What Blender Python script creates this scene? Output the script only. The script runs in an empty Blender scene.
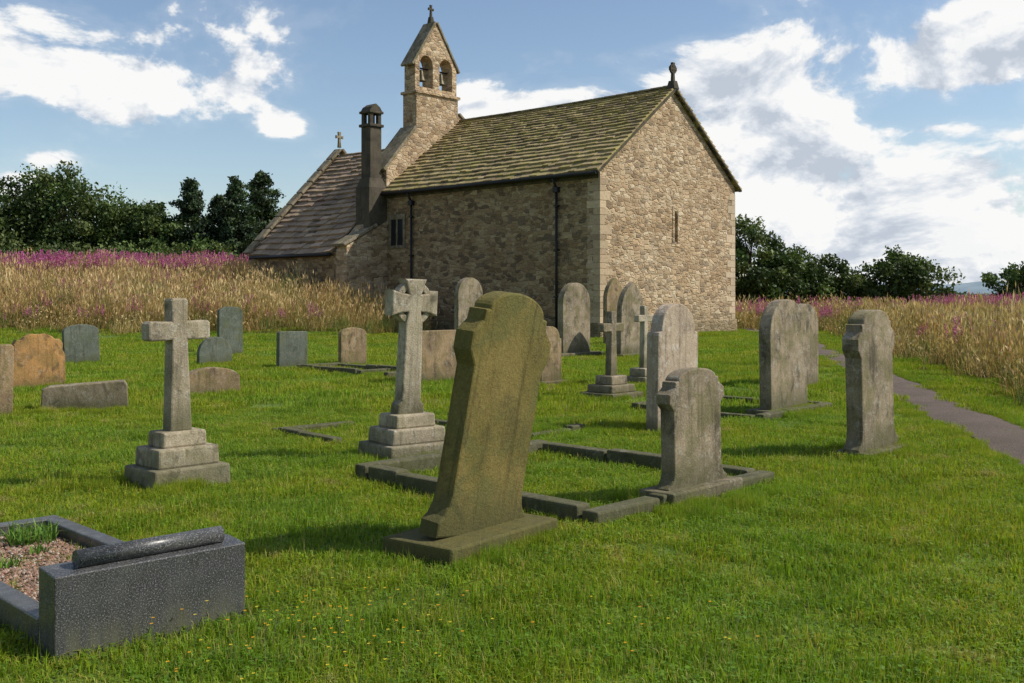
import bpy, bmesh, math, random
import numpy as np
from mathutils import Vector, Matrix, noise as mnoise
random.seed(7); RNG=np.random.default_rng(7)
S=bpy.context.scene
S.view_settings.view_transform='Standard'; S.view_settings.look='None'; S.view_settings.exposure=0
R=math.radians

# ------------------------------------------------------------------ helpers
def link(o,parent=None):
    S.collection.objects.link(o)
    if parent: o.parent=parent
    return o
def empty(name,loc=(0,0,0),rz=0):
    e=bpy.data.objects.new(name,None); e.location=loc; e.rotation_euler=(0,0,rz); e.empty_display_size=.2
    return link(e)
def mesh_obj(name,verts,faces,mat=None,parent=None,smooth=False,col=None,scene=True):
    me=bpy.data.meshes.new(name)
    me.from_pydata([tuple(v) for v in verts],[],[tuple(f) for f in faces]); me.update()
    if mat: me.materials.append(mat)
    if smooth: me.polygons.foreach_set('use_smooth',[True]*len(me.polygons))
    if col is not None:
        a=me.attributes.new('col','FLOAT_COLOR','POINT')
        a.data.foreach_set('color',np.asarray(col,dtype=np.float32).ravel())
    o=bpy.data.objects.new(name,me)
    return link(o,parent) if scene else o
def box(name,x0,x1,y0,y1,z0,z1,mat,parent=None,bev=0,taper=0):
    cx,cy=(x0+x1)/2,(y0+y1)/2
    V=[]
    for z,k in ((z0,0),(z1,taper)):
        for sx,sy in ((x0,y0),(x1,y0),(x1,y1),(x0,y1)):
            V.append((sx+(cx-sx)*k, sy+(cy-sy)*k, z))
    F=[(0,3,2,1),(4,5,6,7),(0,1,5,4),(1,2,6,5),(2,3,7,6),(3,0,4,7)]
    o=mesh_obj(name,V,F,mat,parent)
    if bev:
        m=o.modifiers.new('b','BEVEL'); m.width=bev; m.segments=2
    return o
def beam(name,p,q,wid,hgt,mat,parent=None,side=(0,1,0)):
    """box from p to q ; wid along 'side', hgt perpendicular"""
    p=Vector(p);q=Vector(q);s=Vector(side).normalized();d=(q-p).normalized();n=d.cross(s).normalized()
    if n.z<0:n=-n
    V=[]
    for c in (p,q):
        for a,b in ((-1,0),(1,0),(1,1),(-1,1)):
            V.append(c+s*wid/2*a+n*hgt*b)
    F=[(0,1,2,3),(7,6,5,4),(0,4,5,1),(1,5,6,2),(2,6,7,3),(3,7,4,0)]
    o=mesh_obj(name,V,F,mat,parent)
    bm=bmesh.new();bm.from_mesh(o.data);bmesh.ops.recalc_face_normals(bm,faces=bm.faces);bm.to_mesh(o.data);bm.free()
    m=o.modifiers.new('b','BEVEL'); m.width=.02; m.segments=1
    return o
def extrude(name,loops,th,mat,parent=None,bev=0.0,y=0.0):
    """loops (x,z) outline+holes ; slab thickness th centred on local y"""
    cu=bpy.data.curves.new(name+'_c','CURVE'); cu.dimensions='2D'; cu.fill_mode='BOTH'
    cu.extrude=max(th/2-bev,.001); cu.bevel_depth=bev; cu.bevel_resolution=1; cu.offset=-bev
    for lp in loops:
        sp=cu.splines.new('POLY'); sp.points.add(len(lp)-1); sp.use_cyclic_u=True
        for i,(a,b) in enumerate(lp): sp.points[i].co=(a,b,0,1)
    to=bpy.data.objects.new('tmp',cu); S.collection.objects.link(to)
    bpy.context.view_layer.update()
    dg=bpy.context.evaluated_depsgraph_get()
    me=bpy.data.meshes.new_from_object(to.evaluated_get(dg))
    bpy.data.objects.remove(to); bpy.data.curves.remove(cu)
    me.name=name
    for v in me.vertices:
        x,yy,z=v.co; v.co=(x,-z+y,yy)
    me.materials.clear()
    bm=bmesh.new();bm.from_mesh(me);bmesh.ops.remove_doubles(bm,verts=bm.verts,dist=.0005)
    bmesh.ops.recalc_face_normals(bm,faces=bm.faces);bm.to_mesh(me);bm.free()
    me.materials.append(mat)
    for p in me.polygons: p.use_smooth=False; p.material_index=0
    return link(bpy.data.objects.new(name,me),parent)
def cyl(name,p,q,r0,r1,mat,parent=None,n=16,smooth=True):
    p=Vector(p);q=Vector(q);d=(q-p).normalized();a=d.orthogonal().normalized();b=d.cross(a)
    V=[];F=[]
    for c,r in ((p,r0),(q,r1)):
        for i in range(n):
            t=2*math.pi*i/n; V.append(c+(a*math.cos(t)+b*math.sin(t))*r)
    for i in range(n): F.append((i,(i+1)%n,n+(i+1)%n,n+i))
    F.append(tuple(range(n))[::-1]);F.append(tuple(range(n,2*n)))
    o=mesh_obj(name,V,F,mat,parent)
    if smooth:
        for i in range(n): o.data.polygons[i].use_smooth=True
    return o
def smooth01(t):
    t=max(0.,min(1.,t)); return t*t*(3-2*t)

# ------------------------------------------------------------------ node helpers
class NT:
    def __init__(s,nt): s.t=nt
    def n(s,ty,**kw):
        nd=s.t.nodes.new(ty)
        for k,v in kw.items(): setattr(nd,k,v)
        return nd
    def set(s,sock,v):
        if isinstance(v,bpy.types.NodeSocket): s.t.links.new(v,sock)
        else: sock.default_value=v
    def math(s,op,a,b=0,c=None,clamp=False):
        nd=s.n('ShaderNodeMath',operation=op,use_clamp=clamp); s.set(nd.inputs[0],a); s.set(nd.inputs[1],b)
        if c is not None: s.set(nd.inputs[2],c)
        return nd.outputs[0]
    def vm(s,op,a,b=(0,0,0)):
        nd=s.n('ShaderNodeVectorMath',operation=op); s.set(nd.inputs[0],a); s.set(nd.inputs[1],b)
        return nd.outputs['Value'] if op in('LENGTH','DOT_PRODUCT') else nd.outputs[0]
    def noise(s,vec,scale,detail=4,rough=.55,dist=0):
        nd=s.n('ShaderNodeTexNoise'); s.set(nd.inputs['Vector'],vec); nd.inputs['Scale'].default_value=scale
        nd.inputs['Detail'].default_value=detail; nd.inputs['Roughness'].default_value=rough; nd.inputs['Distortion'].default_value=dist
        return nd.outputs[0]
    def ramp(s,fac,stops,interp='LINEAR'):
        nd=s.n('ShaderNodeValToRGB'); nd.color_ramp.interpolation=interp; e=nd.color_ramp.elements
        while len(e)<len(stops): e.new(.5)
        for el,(p,c) in zip(e,stops):
            el.position=p; el.color=(c,c,c,1) if isinstance(c,(int,float)) else (*c,1)
        s.set(nd.inputs[0],fac); return nd.outputs[0]
    def mix(s,fac,a,b,blend='MIX'):
        nd=s.n('ShaderNodeMix',data_type='RGBA',blend_type=blend); s.set(nd.inputs[0],fac)
        for i,v in ((6,a),(7,b)):
            if isinstance(v,tuple) and len(v)==3: v=(*v,1)
            s.set(nd.inputs[i],v)
        return nd.outputs[2]
    def mr(s,v,a,b,c=0,d=1,smooth=True):
        nd=s.n('ShaderNodeMapRange'); nd.interpolation_type='SMOOTHSTEP' if smooth else 'LINEAR'
        for i,q in enumerate((v,a,b,c,d)): s.set(nd.inputs[i],q)
        return nd.outputs[0]
    def bump(s,h,strength=.5,dist=.02,normal=None):
        nd=s.n('ShaderNodeBump'); nd.inputs['Strength'].default_value=strength; nd.inputs['Distance'].default_value=dist
        s.set(nd.inputs['Height'],h)
        if normal: s.set(nd.inputs['Normal'],normal)
        return nd.outputs[0]
def newmat(name):
    m=bpy.data.materials.new(name); m.use_nodes=True; t=m.node_tree; b=t.nodes['Principled BSDF']
    b.inputs['Roughness'].default_value=.9; b.inputs['Specular IOR Level'].default_value=.25
    return m,NT(t),b

def mat_stone(name,c1,c2,lichen=(.45,.43,.34),la=.55,dirt=(.06,.065,.025),rough=.92,green=(.14,.14,.045),ga=.5,soot=(.055,.048,.036),sa=.7):
    m,n,b=newmat(name)
    tc=n.n('ShaderNodeTexCoord').outputs['Object']; oi=n.n('ShaderNodeObjectInfo')
    v=n.vm('ADD',tc,n.vm('MULTIPLY',oi.outputs['Location'],(3.1,2.3,1.7)))
    big=n.noise(v,1.8,4,.6,.4); c=n.mix(n.mr(big,.38,.62),c1,c2)
    gm=n.noise(v,3.1,5,.7,.5); c=n.mix(n.math('MULTIPLY',n.mr(gm,.47,.62),ga),c,green)
    sb=n.noise(n.vm('MULTIPLY',v,(1,1,.6)),5.5,7,.72,.6); c=n.mix(n.mr(sb,.5,.66,0,sa),c,soot)
    lic=n.noise(v,13,7,.75,.8); lm=n.math('MULTIPLY',n.mr(lic,.52,.58),n.mr(gm,.6,.4))
    c=n.mix(n.math('MULTIPLY',lm,la),c,lichen)
    fine=n.noise(v,70,4,.75); c=n.mix(n.mr(fine,.3,.7,.0,.6),c,n.mix(1,c,(.4,.38,.35),'MULTIPLY'))
    st=n.noise(n.vm('MULTIPLY',v,(16,16,1.0)),1,4,.65); c=n.mix(n.mr(st,.5,.72,0,.6),c,n.mix(1,c,(.38,.36,.31),'MULTIPLY'))
    sp=n.n('ShaderNodeSeparateXYZ'); n.set(sp.inputs[0],tc)
    dn=n.math('ADD',sp.outputs[2],n.math('MULTIPLY',n.math('SUBTRACT',big,.5),.7))
    c=n.mix(n.mr(dn,.02,.35,.7,0),c,dirt)
    n.set(b.inputs['Base Color'],c); b.inputs['Roughness'].default_value=rough
    h=n.math('ADD',n.math('MULTIPLY',fine,.5),n.math('MULTIPLY',n.math('ADD',lic,sb),.8))
    n.set(b.inputs['Normal'],n.bump(h,.8,.014)); return m

M_olive=mat_stone('sandstone_olive',(.235,.18,.055),(.165,.135,.036),la=.15,lichen=(.3,.27,.10),ga=.6,sa=.45,soot=(.085,.068,.028))
M_grey=mat_stone('sandstone_grey',(.37,.295,.20),(.25,.20,.135),la=.55)
M_pale=mat_stone('sandstone_pale',(.50,.425,.30),(.36,.30,.21),la=.6,lichen=(.58,.55,.45),ga=.3,sa=.6)
M_pink=mat_stone('sandstone_pinkish',(.53,.42,.31),(.42,.33,.245),la=.7,lichen=(.62,.58,.5),ga=.12,sa=.45)
M_brown=mat_stone('sandstone_brown',(.37,.26,.145),(.25,.175,.10),la=.35)
M_orange=mat_stone('sandstone_orange',(.52,.28,.095),(.34,.19,.08),la=.4,lichen=(.4,.35,.24),ga=.35,sa=.6)
M_green=mat_stone('greenish_slate',(.16,.18,.145),(.11,.13,.10),la=.35,lichen=(.29,.29,.23),ga=.35,sa=.45)
M_kerb=mat_stone('kerb_stone',(.23,.195,.13),(.13,.115,.07),la=.5,sa=.8)
M_dark=mat_stone('soot_stone',(.11,.09,.068),(.065,.055,.042),la=.25,lichen=(.19,.165,.12),ga=.2,dirt=(.05,.05,.03),sa=.4)
M_cope=mat_stone('coping_stone',(.34,.28,.19),(.21,.17,.115),la=.5)

def mat_granite():
    m,n,b=newmat('black_granite'); tc=n.n('ShaderNodeTexCoord').outputs['Object']
    c=n.ramp(n.noise(tc,150,4,.8),[(0,.012),(.46,.024),(.55,.065),(.64,.30)])
    c=n.mix(n.mr(n.noise(tc,5,5,.65),.42,.7,0,.35),c,(.10,.10,.085))
    sp=n.n('ShaderNodeSeparateXYZ'); n.set(sp.inputs[0],tc)
    sl_=n.noise(n.vm('MULTIPLY',tc,(12,12,1)),1,4,.6)
    c=n.mix(n.math('MULTIPLY',n.mr(sp.outputs[2],.0,.22,.7,0),n.mr(sl_,.35,.6)),c,(.11,.105,.06))
    n.set(b.inputs['Base Color'],c); n.set(b.inputs['Roughness'],n.mr(n.noise(tc,9,5,.7),.3,.7,.28,.55)); b.inputs['Specular IOR Level'].default_value=.45
    return m
M_gran=mat_granite()

def mat_rubble(name,cols,mortar,scale=(3.3,3.3,6.6)):
    m,n,b=newmat(name); tc=n.n('ShaderNodeTexCoord').outputs['Object']
    w=n.n('ShaderNodeTexNoise'); w.inputs['Scale'].default_value=1.9; w.inputs['Detail'].default_value=3; n.set(w.inputs['Vector'],tc)
    v=n.vm('ADD',tc,n.vm('MULTIPLY',n.vm('SUBTRACT',w.outputs['Color'],(.5,.5,.5)),(.34,.34,.20)))
    v=n.vm('MULTIPLY',v,scale)
    def vor(f):
        vo=n.n('ShaderNodeTexVoronoi',distance='CHEBYCHEV',feature=f); vo.inputs['Scale'].default_value=1; vo.inputs['Randomness'].default_value=.9; n.set(vo.inputs['Vector'],v); return vo
    f1=vor('F1'); f2=vor('F2')
    ed=n.math('SUBTRACT',f2.outputs['Distance'],f1.outputs['Distance'])
    sp=n.n('ShaderNodeSeparateColor'); n.set(sp.inputs[0],f1.outputs['Color'])
    c=n.ramp(sp.outputs[0],[(i/len(cols),q) for i,q in enumerate(cols)],'CONSTANT')
    c=n.mix(n.mr(sp.outputs[1],0,1,0,.5),c,n.mix(1,c,(.58,.53,.47),'MULTIPLY'))
    f=n.noise(tc,20,5,.72); c=n.mix(n.mr(f,.3,.72,0,.6),c,n.mix(1,c,(.5,.46,.4),'MULTIPLY'))
    big=n.noise(tc,.6,6,.7,.4); c=n.mix(n.mr(big,.44,.62,0,.5),c,n.mix(1,c,(.68,.60,.50),'MULTIPLY'))
    b2=n.noise(n.vm('ADD',tc,(9,3,5)),1.1,5,.7); c=n.mix(n.mr(b2,.54,.68,0,.3),c,n.mix(1,c,(1.08,.88,.68),'MULTIPLY'))
    e=n.mr(n.math('ADD',ed,n.math('MULTIPLY',n.math('SUBTRACT',f,.5),.12)),.0,.09)
    c=n.mix(n.math('MULTIPLY',n.math('SUBTRACT',1,e),.5),c,mortar)
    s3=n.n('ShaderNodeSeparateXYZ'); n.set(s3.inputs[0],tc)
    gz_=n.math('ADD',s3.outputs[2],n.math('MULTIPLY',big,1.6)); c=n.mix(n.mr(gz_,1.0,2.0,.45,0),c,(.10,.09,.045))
    n.set(b.inputs['Base Color'],c)
    h=n.math('ADD',n.math('ADD',n.mr(ed,0,.2),n.math('MULTIPLY',sp.outputs[2],.9)),n.math('MULTIPLY',f,.6))
    n.set(b.inputs['Normal'],n.bump(h,.75,.045)); return m
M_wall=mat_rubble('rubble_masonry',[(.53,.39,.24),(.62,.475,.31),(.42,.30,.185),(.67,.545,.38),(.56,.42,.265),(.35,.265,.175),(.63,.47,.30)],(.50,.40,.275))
M_wall_shaded=mat_rubble('rubble_masonry_shaded',[(.36,.25,.14),(.44,.325,.185),(.275,.195,.11),(.48,.37,.22),(.39,.28,.16),(.21,.155,.10)],(.32,.25,.16))  # darker copy of the rubble colours, painting shade onto south and west walls

def mat_attr(name,rough=.9,noise_amt=.5,moss=None,ms=3,bumpd=.02,mm=.75):
    m,n,b=newmat(name); a=n.n('ShaderNodeAttribute',attribute_name='col'); tc=n.n('ShaderNodeTexCoord').outputs['Object']
    c=a.outputs['Color']
    f=n.noise(tc,9,5,.7); c=n.mix(n.mr(f,.3,.75,0,noise_amt),c,n.mix(1,c,(.4,.38,.35),'MULTIPLY'))
    if moss:
        g=n.noise(tc,ms,6,.72,.3); c=n.mix(n.mr(g,.43,.61,0,mm),c,moss)
    n.set(b.inputs['Base Color'],c); b.inputs['Roughness'].default_value=rough
    n.set(b.inputs['Normal'],n.bump(n.noise(tc,22,4,.7),.6,bumpd)); return m
M_roof=mat_attr('mossy_stone_slate',moss=(.36,.31,.085),ms=2.6,mm=.65)
M_roof2=mat_attr('brown_stone_slate',moss=(.34,.26,.16),ms=1.2,mm=.5)
M_quoin=mat_attr('quoin_stone')

def plain(name,c,rough=.6,metal=0):
    m,n,b=newmat(name); tc=n.n('ShaderNodeTexCoord').outputs['Object']
    f=n.noise(tc,12,4,.6); n.set(b.inputs['Base Color'],n.mix(n.mr(f,.3,.7,0,.5),c,tuple(x*.55 for x in c)))
    b.inputs['Roughness'].default_value=rough; b.inputs['Metallic'].default_value=metal; return m
M_iron=plain('black_iron',(.02,.02,.022),.5); M_glass=plain('leaded_glass',(.02,.022,.025),.3); M_bronze=plain('bell_bronze',(.09,.08,.05),.5,.6)

def mat_leaf(name,trans=.35,patch=None,rough=.6,worn=None):
    m,n,b=newmat(name); a=n.n('ShaderNodeAttribute',attribute_name='col'); c=a.outputs['Color']
    geo=n.n('ShaderNodeNewGeometry').outputs['Position']
    if patch:
        g=n.noise(geo,patch[0],3,.65); c=n.mix(n.mr(g,.38,.62,0,patch[2]),c,n.mix(1,c,patch[1],'MULTIPLY'))
        g2=n.noise(geo,patch[0]*5.5,2,.6); c=n.mix(n.mr(g2,.35,.65,0,.6),c,n.mix(1,c,(.56,.68,.5),'MULTIPLY'))
        if worn:
            g3=n.math('MULTIPLY',n.mr(g2,.42,.3),n.mr(g,.44,.58)); c=n.mix(n.math('MULTIPLY',g3,.75),c,worn)
    oi=n.n('ShaderNodeObjectInfo'); c=n.mix(n.math('MULTIPLY',oi.outputs['Random'],.3),c,n.mix(1,c,(.75,.7,.6),'MULTIPLY'))
    n.set(b.inputs['Base Color'],c); b.inputs['Roughness'].default_value=rough
    tr=n.n('ShaderNodeBsdfTranslucent'); n.set(tr.inputs[0],n.mix(1,c,(1.15,1.2,.6),'MULTIPLY'))
    mx=n.n('ShaderNodeMixShader'); mx.inputs[0].default_value=trans
    out=n.t.nodes['Material Output']; n.t.links.new(b.outputs[0],mx.inputs[1]); n.t.links.new(tr.outputs[0],mx.inputs[2]); n.t.links.new(mx.outputs[0],out.inputs[0])
    return m
M_lawn=mat_leaf('lawn_blades',.38,patch=(.45,(1.36,1.08,.85),.9),worn=(.36,.29,.12))
M_tall=mat_leaf('dry_grass',.25,patch=(.35,(.76,.66,.52),.75),rough=.75)
M_leaf=mat_leaf('tree_leaves',.2)
M_herb=mat_leaf('willowherb',.3)
M_bark=plain('bark',(.07,.055,.04),.95)

# ------------------------------------------------------------------ terrain
PATH=[(4.1,3.0),(4.55,6.5),(5.3,10.7),(6.3,16),(7.25,21),(8.5,28),(9.8,35),(10.4,39),(10.7,44),(10.9,50)]
def path_x(y):
    for (x0,y0),(x1,y1) in zip(PATH,PATH[1:]):
        if y<=y1: return x0+(x1-x0)*(y-y0)/(y1-y0)
    return PATH[-1][0]
def gz(x,y):
    z=2.1*smooth01((y-33)/23)*smooth01((-2-x)/9)*(1-smooth01((y-150)/200))
    k=1-smooth01((math.hypot(x,y)-60)/60)
    z+=.06*k*mnoise.noise(Vector((x*.25,y*.25,3)))+.03*k*mnoise.noise(Vector((x*1.1,y*1.1,9)))
    return z
def axis(lim,fine,step,g=1.16):
    a=[0.];s=step
    while a[-1]<lim:
        if a[-1]>fine: s*=g
        a.append(a[-1]+s)
    return a
ax=axis(1800,24,.5); xs=sorted(set([-v for v in ax]+ax)); ys=[-v for v in axis(150,5,1.2,1.3)][::-1][:-1]+axis(2200,62,.5)
V=[(x,y,gz(x,y)) for y in ys for x in xs]; nx=len(xs)
F=[(j*nx+i,j*nx+i+1,(j+1)*nx+i+1,(j+1)*nx+i) for j in range(len(ys)-1) for i in range(nx-1)]
m,n,b=newmat('ground_soil_grass'); geo=n.n('ShaderNodeNewGeometry').outputs['Position']
c=n.ramp(n.noise(geo,.6,5,.65),[(.35,(.08,.135,.018)),(.55,(.11,.17,.025)),(.7,(.16,.17,.045))])
c=n.mix(n.mr(n.noise(geo,14,4,.7),.48,.7,0,.55),c,(.08,.07,.03))
sp=n.n('ShaderNodeSeparateXYZ'); n.set(sp.inputs[0],geo)
far=n.ramp(n.noise(n.vm('MULTIPLY',geo,(1,.35,1)),.02,4,.6),[(.4,(.12,.15,.06)),(.5,(.34,.27,.14)),(.62,(.11,.14,.06))])
c=n.mix(n.mr(sp.outputs[1],48,70),c,far)
n.set(b.inputs['Base Color'],c); n.set(b.inputs['Normal'],n.bump(n.noise(geo,20,4,.7),.7,.03))
mesh_obj('ground',V,F,m,smooth=True)

# path
m,n,b=newmat('path_gravel_tarmac'); geo=n.n('ShaderNodeNewGeometry').outputs['Position']
c=n.ramp(n.noise(geo,1.6,5,.65),[(.3,(.12,.088,.068)),(.7,(.185,.14,.108))])
c=n.mix(n.mr(n.noise(geo,60,3,.8),.38,.66,0,.8),c,(.05,.042,.035))
c=n.mix(n.mr(n.noise(geo,3.5,5,.7),.58,.68,0,.6),c,(.08,.09,.03))
n.set(b.inputs['Base Color'],c); n.set(b.inputs['Normal'],n.bump(n.noise(geo,50,4,.8),.9,.015))
V=[];F=[];k=0;y=3.0
while y<50:
    cx=path_x(y); e=.07*mnoise.noise(Vector((y*1.3,0,0))); e2=.07*mnoise.noise(Vector((y*1.3,7,0)))
    for t,h in ((-.44+e,.006),(-.2,.035),(.2,.035),(.44+e2,.006)):
        V.append((cx+t,y,max(gz(cx+t,y),gz(cx,y))+h))
    if k:
        for q in range(3): F.append(((k-1)*4+q,(k-1)*4+q+1,k*4+q+1,k*4+q))
    k+=1;y+=.35
mesh_obj('footpath',V,F,m,smooth=True)

# hills
V=[];F=[];N=140
for i in range(N+1):
    a=R(-60+120*i/N); r=1500
    h=6+9*mnoise.noise(Vector((i*.09,1,0)))+4*mnoise.noise(Vector((i*.4,5,0)))+ (11 if i>75 else 0)
    V+= [(math.sin(a)*r*.9,math.cos(a)*r*.9,-2),(math.sin(a)*r,math.cos(a)*r,max(2,h)),(math.sin(a)*r*1.3,math.cos(a)*r*1.3,-2)]
    if i:
        j=i*3; F+=[(j-3,j,j+1,j-2),(j-2,j+1,j+2,j-1)]
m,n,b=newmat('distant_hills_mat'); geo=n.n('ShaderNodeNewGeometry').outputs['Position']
n.set(b.inputs['Base Color'],n.ramp(n.noise(geo,.01,5,.7),[(.4,(.14,.20,.25)),(.6,(.21,.27,.30))]))  # distance haze painted into the base colour as blue-grey
mesh_obj('hills',V,F,m,smooth=True)

# ------------------------------------------------------------------ church
CH=empty('stone_church',(3.27,39,0),math.atan2(.727,.687))
W=9.4; HE=6.3; HR=9.85; L=12.3
slit=[(4.82,3.75),(5.02,3.75),(5.02,4.85),(4.97,4.97),(4.92,5.0),(4.87,4.97),(4.82,4.85)]
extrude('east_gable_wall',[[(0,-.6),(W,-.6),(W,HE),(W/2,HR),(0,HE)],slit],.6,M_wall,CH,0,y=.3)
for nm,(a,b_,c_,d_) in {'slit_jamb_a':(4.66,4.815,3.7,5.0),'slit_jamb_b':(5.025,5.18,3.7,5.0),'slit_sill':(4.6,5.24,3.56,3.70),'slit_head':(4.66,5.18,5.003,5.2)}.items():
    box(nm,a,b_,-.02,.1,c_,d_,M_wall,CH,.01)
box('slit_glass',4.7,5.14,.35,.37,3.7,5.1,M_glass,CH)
box('south_wall',0,.6,.6,L,-.6,HE-.02,M_wall_shaded,CH)
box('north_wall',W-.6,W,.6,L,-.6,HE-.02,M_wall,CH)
box('plinth_south',-.08,0,-.08,L,-.6,.55,M_wall_shaded,CH,.02); box('plinth_east',0,W+.08,-.08,0,-.6,.55,M_wall,CH,.02)
V=[];F=[];C=[]
def addbox(V,F,C,x0,x1,y0,y1,z0,z1,col):
    k=len(V)
    for z in (z0,z1):
        V+= [(x0,y0,z),(x1,y0,z),(x1,y1,z),(x0,y1,z)]
    F+=[tuple(k+i for i in f) for f in [(0,3,2,1),(4,5,6,7),(0,1,5,4),(1,2,6,5),(2,3,7,6),(3,0,4,7)]]
    C+=[(*col,1)]*8
def rc(a,b):
    t=random.random(); g=random.uniform(.8,1.12); return tuple((p+(q-p)*t)*g for p,q in zip(a,b))
z=.56;i=0
while z<HE-.35:
    h=random.uniform(.2,.38); h=min(h,HE-.05-z)
    la,lb=(.62,.33) if i%2 else (.34,.6)
    la*=random.uniform(.75,1.2); lb*=random.uniform(.75,1.2)
    addbox(V,F,C,-.012,la,-.012,lb,z,z+h-.018,rc((.56,.43,.28),(.38,.28,.18)))
    addbox(V,F,C,W-la,W+.012,-.012,lb,z,z+h-.018,rc((.60,.48,.33),(.46,.35,.23)))
    z+=h;i+=1
mesh_obj('quoins',V,F,M_quoin,CH,col=C)

def slates(name,o,u,v,length,slope,mat,c1,c2,row0=.36,row1=.2,wid=(.3,.62),rs=1,th=.045):
    rnd=random.Random(rs)
    o=Vector(o);u=Vector(u).normalized();v=Vector(v).normalized();n_=u.cross(v).normalized()
    if n_.z<0:n_=-n_
    V=[];F=[];C=[];s=0
    for a,b_ in ((0,0),(length,0),(length,slope),(0,slope)):
        for h in (-.12,-.01): V.append(o+u*a+v*b_+n_*h)
    F+=[(0,2,4,6),(1,7,5,3),(0,1,3,2),(2,3,5,4),(4,5,7,6),(6,7,1,0)]; C+=[(.04,.035,.03,1)]*8
    while s<slope-.02:
        row=row0+(row1-row0)*s/slope; row=min(row,slope-s); a=0.
        dc=rnd.uniform(.82,1.18)
        while a<length-.01:
            w=min(rnd.uniform(*wid),length-a)
            if length-a-w<.12: w=length-a
            t=th*rnd.uniform(.7,1.6); j=rnd.uniform(-.045,.02); g=rnd.uniform(.65,1.28)*dc; q=rnd.random()
            col=tuple((x+(y_-x)*q)*g for x,y_ in zip(c1,c2)); k=len(V)
            for (aa,bb,hh) in ((a+.008,s+j,0),(a+w-.008,s+j,0),(a+w-.008,s+row+.03,0),(a+.008,s+row+.03,0)):
                V.append(o+u*aa+v*bb+n_*(hh-.005))
            t2=t+rnd.uniform(-.012,.012)
            for (aa,bb,hh) in ((a+.008,s+j,t+.04),(a+w-.008,s+j,t2+.04),(a+w-.008,s+row+.03,t2*.3),(a+.008,s+row+.03,t*.3)):
                V.append(o+u*aa+v*bb+n_*hh)
            F+=[tuple(k+i for i in f) for f in [(0,3,2,1),(4,5,6,7),(0,1,5,4),(1,2,6,5),(2,3,7,6),(3,0,4,7)]]
            C+=[(*col,1)]*8; a+=w
        s+=row
    V=[Vector((p.x,p.y,p.z-.06*math.sin(math.pi*max(0,min(1,(p-o).dot(u)/length)))+.03*mnoise.noise(p*.5))) for p in V]
    ob=mesh_obj(name,V,F,mat,CH,col=C)
    bm=bmesh.new();bm.from_mesh(ob.data);bmesh.ops.recalc_face_normals(bm,faces=bm.faces);bm.to_mesh(ob.data);bm.free()
sl=Vector((W/2,0,HR-HE)); Ls=sl.length; sv=sl.normalized(); off=Vector((0,0,.14))
slates('nave_roof_south',Vector((0,-.16,HE))-sv*.36+off,(0,1,0),sv,L+.16,Ls+.36,M_roof,(.31,.23,.13),(.40,.31,.17))
svn=Vector((-sv.x,0,sv.z))
slates('nave_roof_north',Vector((W,-.16,HE))-svn*.36+off,(0,1,0),svn,L+.16,Ls+.36,M_roof,(.31,.23,.13),(.40,.31,.17),rs=2)
y=-.16
while y<L-.05:
    zz=HR+.15-.05*math.sin(math.pi*(y+.4)/L)
    beam('ridge_tile',(W/2-.0,y+.005,zz),(W/2,min(y+.6,L)-.005,zz),.3,.08,M_cope,CH,side=(1,0,0)); y+=.6
for s_,nm in ((1,'verge_south'),(-1,'verge_north')):
    a=Vector((W/2-s_*(W/2+.28),-.1,HE-.21)); b_=Vector((W/2,-.1,HR+.0))
    beam(nm,a,b_,.16,.09,M_dark,CH)
cyl('gutter',(-.34,-.1,HE-.17),(-.34,L,HE-.17),.07,.07,M_iron,CH)
for t in (2.06,10.5):
    cyl('downpipe',(-.1,t,0),(-.1,t,HE-.6),.05,.05,M_iron,CH); cyl('downpipe_swan',(-.1,t,HE-.6),(-.33,t,HE-.22),.05,.05,M_iron,CH)
    for z in (1.5,3.3,5.0): box('pipe_bracket',-.17,0,t-.09,t+.09,z,z+.06,M_iron,CH)
    box('rain_hopper',-.2,-.02,t-.12,t+.12,HE-.75,HE-.55,M_iron,CH,.01)
box('wall_plate',-.06,0,0.02,L,HE-.34,HE-.16,M_dark,CH)
for nm,q in {'window_sill':(11.0,12.1,3.68,3.82),'window_head':(11.0,12.1,4.98,5.2),'window_jamb_a':(11.0,11.14,3.823,4.977),'window_jamb_b':(11.96,12.1,3.823,4.977),'window_mullion':(11.5,11.6,3.823,4.977)}.items():
    box(nm,-.05,.0-.001,q[0],q[1],q[2],q[3],M_cope,CH,.012)
box('window_glass_pane',-.012,-.004,11.145,11.495,3.825,4.975,M_glass,CH); box('window_glass_pane_b',-.012,-.004,11.605,11.955,3.825,4.975,M_glass,CH)

def cross_finial(x,y,z,s,face='x',mat=M_dark,par=CH):
    pr=[(-.09,0),(.09,0),(.07,.25),(.06,.4),(.06,.5),(.22,.47),(.22,.63),(.06,.6),(.085,.82),(-.085,.82),(-.06,.6),(-.22,.63),(-.22,.47),(-.06,.5),(-.06,.4),(-.07,.25)]
    o=extrude('cross_finial',[[(a*s,b*s) for a,b in pr]],.12*s,mat,par,.008); o.location=(x,y,z); return o
box('finial_base',W/2-.2,W/2+.2,-.2,.2,HR+.05,HR+.4,M_dark,CH,.03,.35)
cross_finial(W/2,0,HR+.36,.95)
ring=[[(math.cos(t)*.2,.52+math.sin(t)*.2) for t in np.linspace(0,2*math.pi,20)[:-1]],[(math.cos(t)*.13,.52+math.sin(t)*.13) for t in np.linspace(0,2*math.pi,20)[:-1]]]
o=extrude('finial_ring',ring,.09,M_dark,CH); o.location=(W/2,0,HR+.36)

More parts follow.
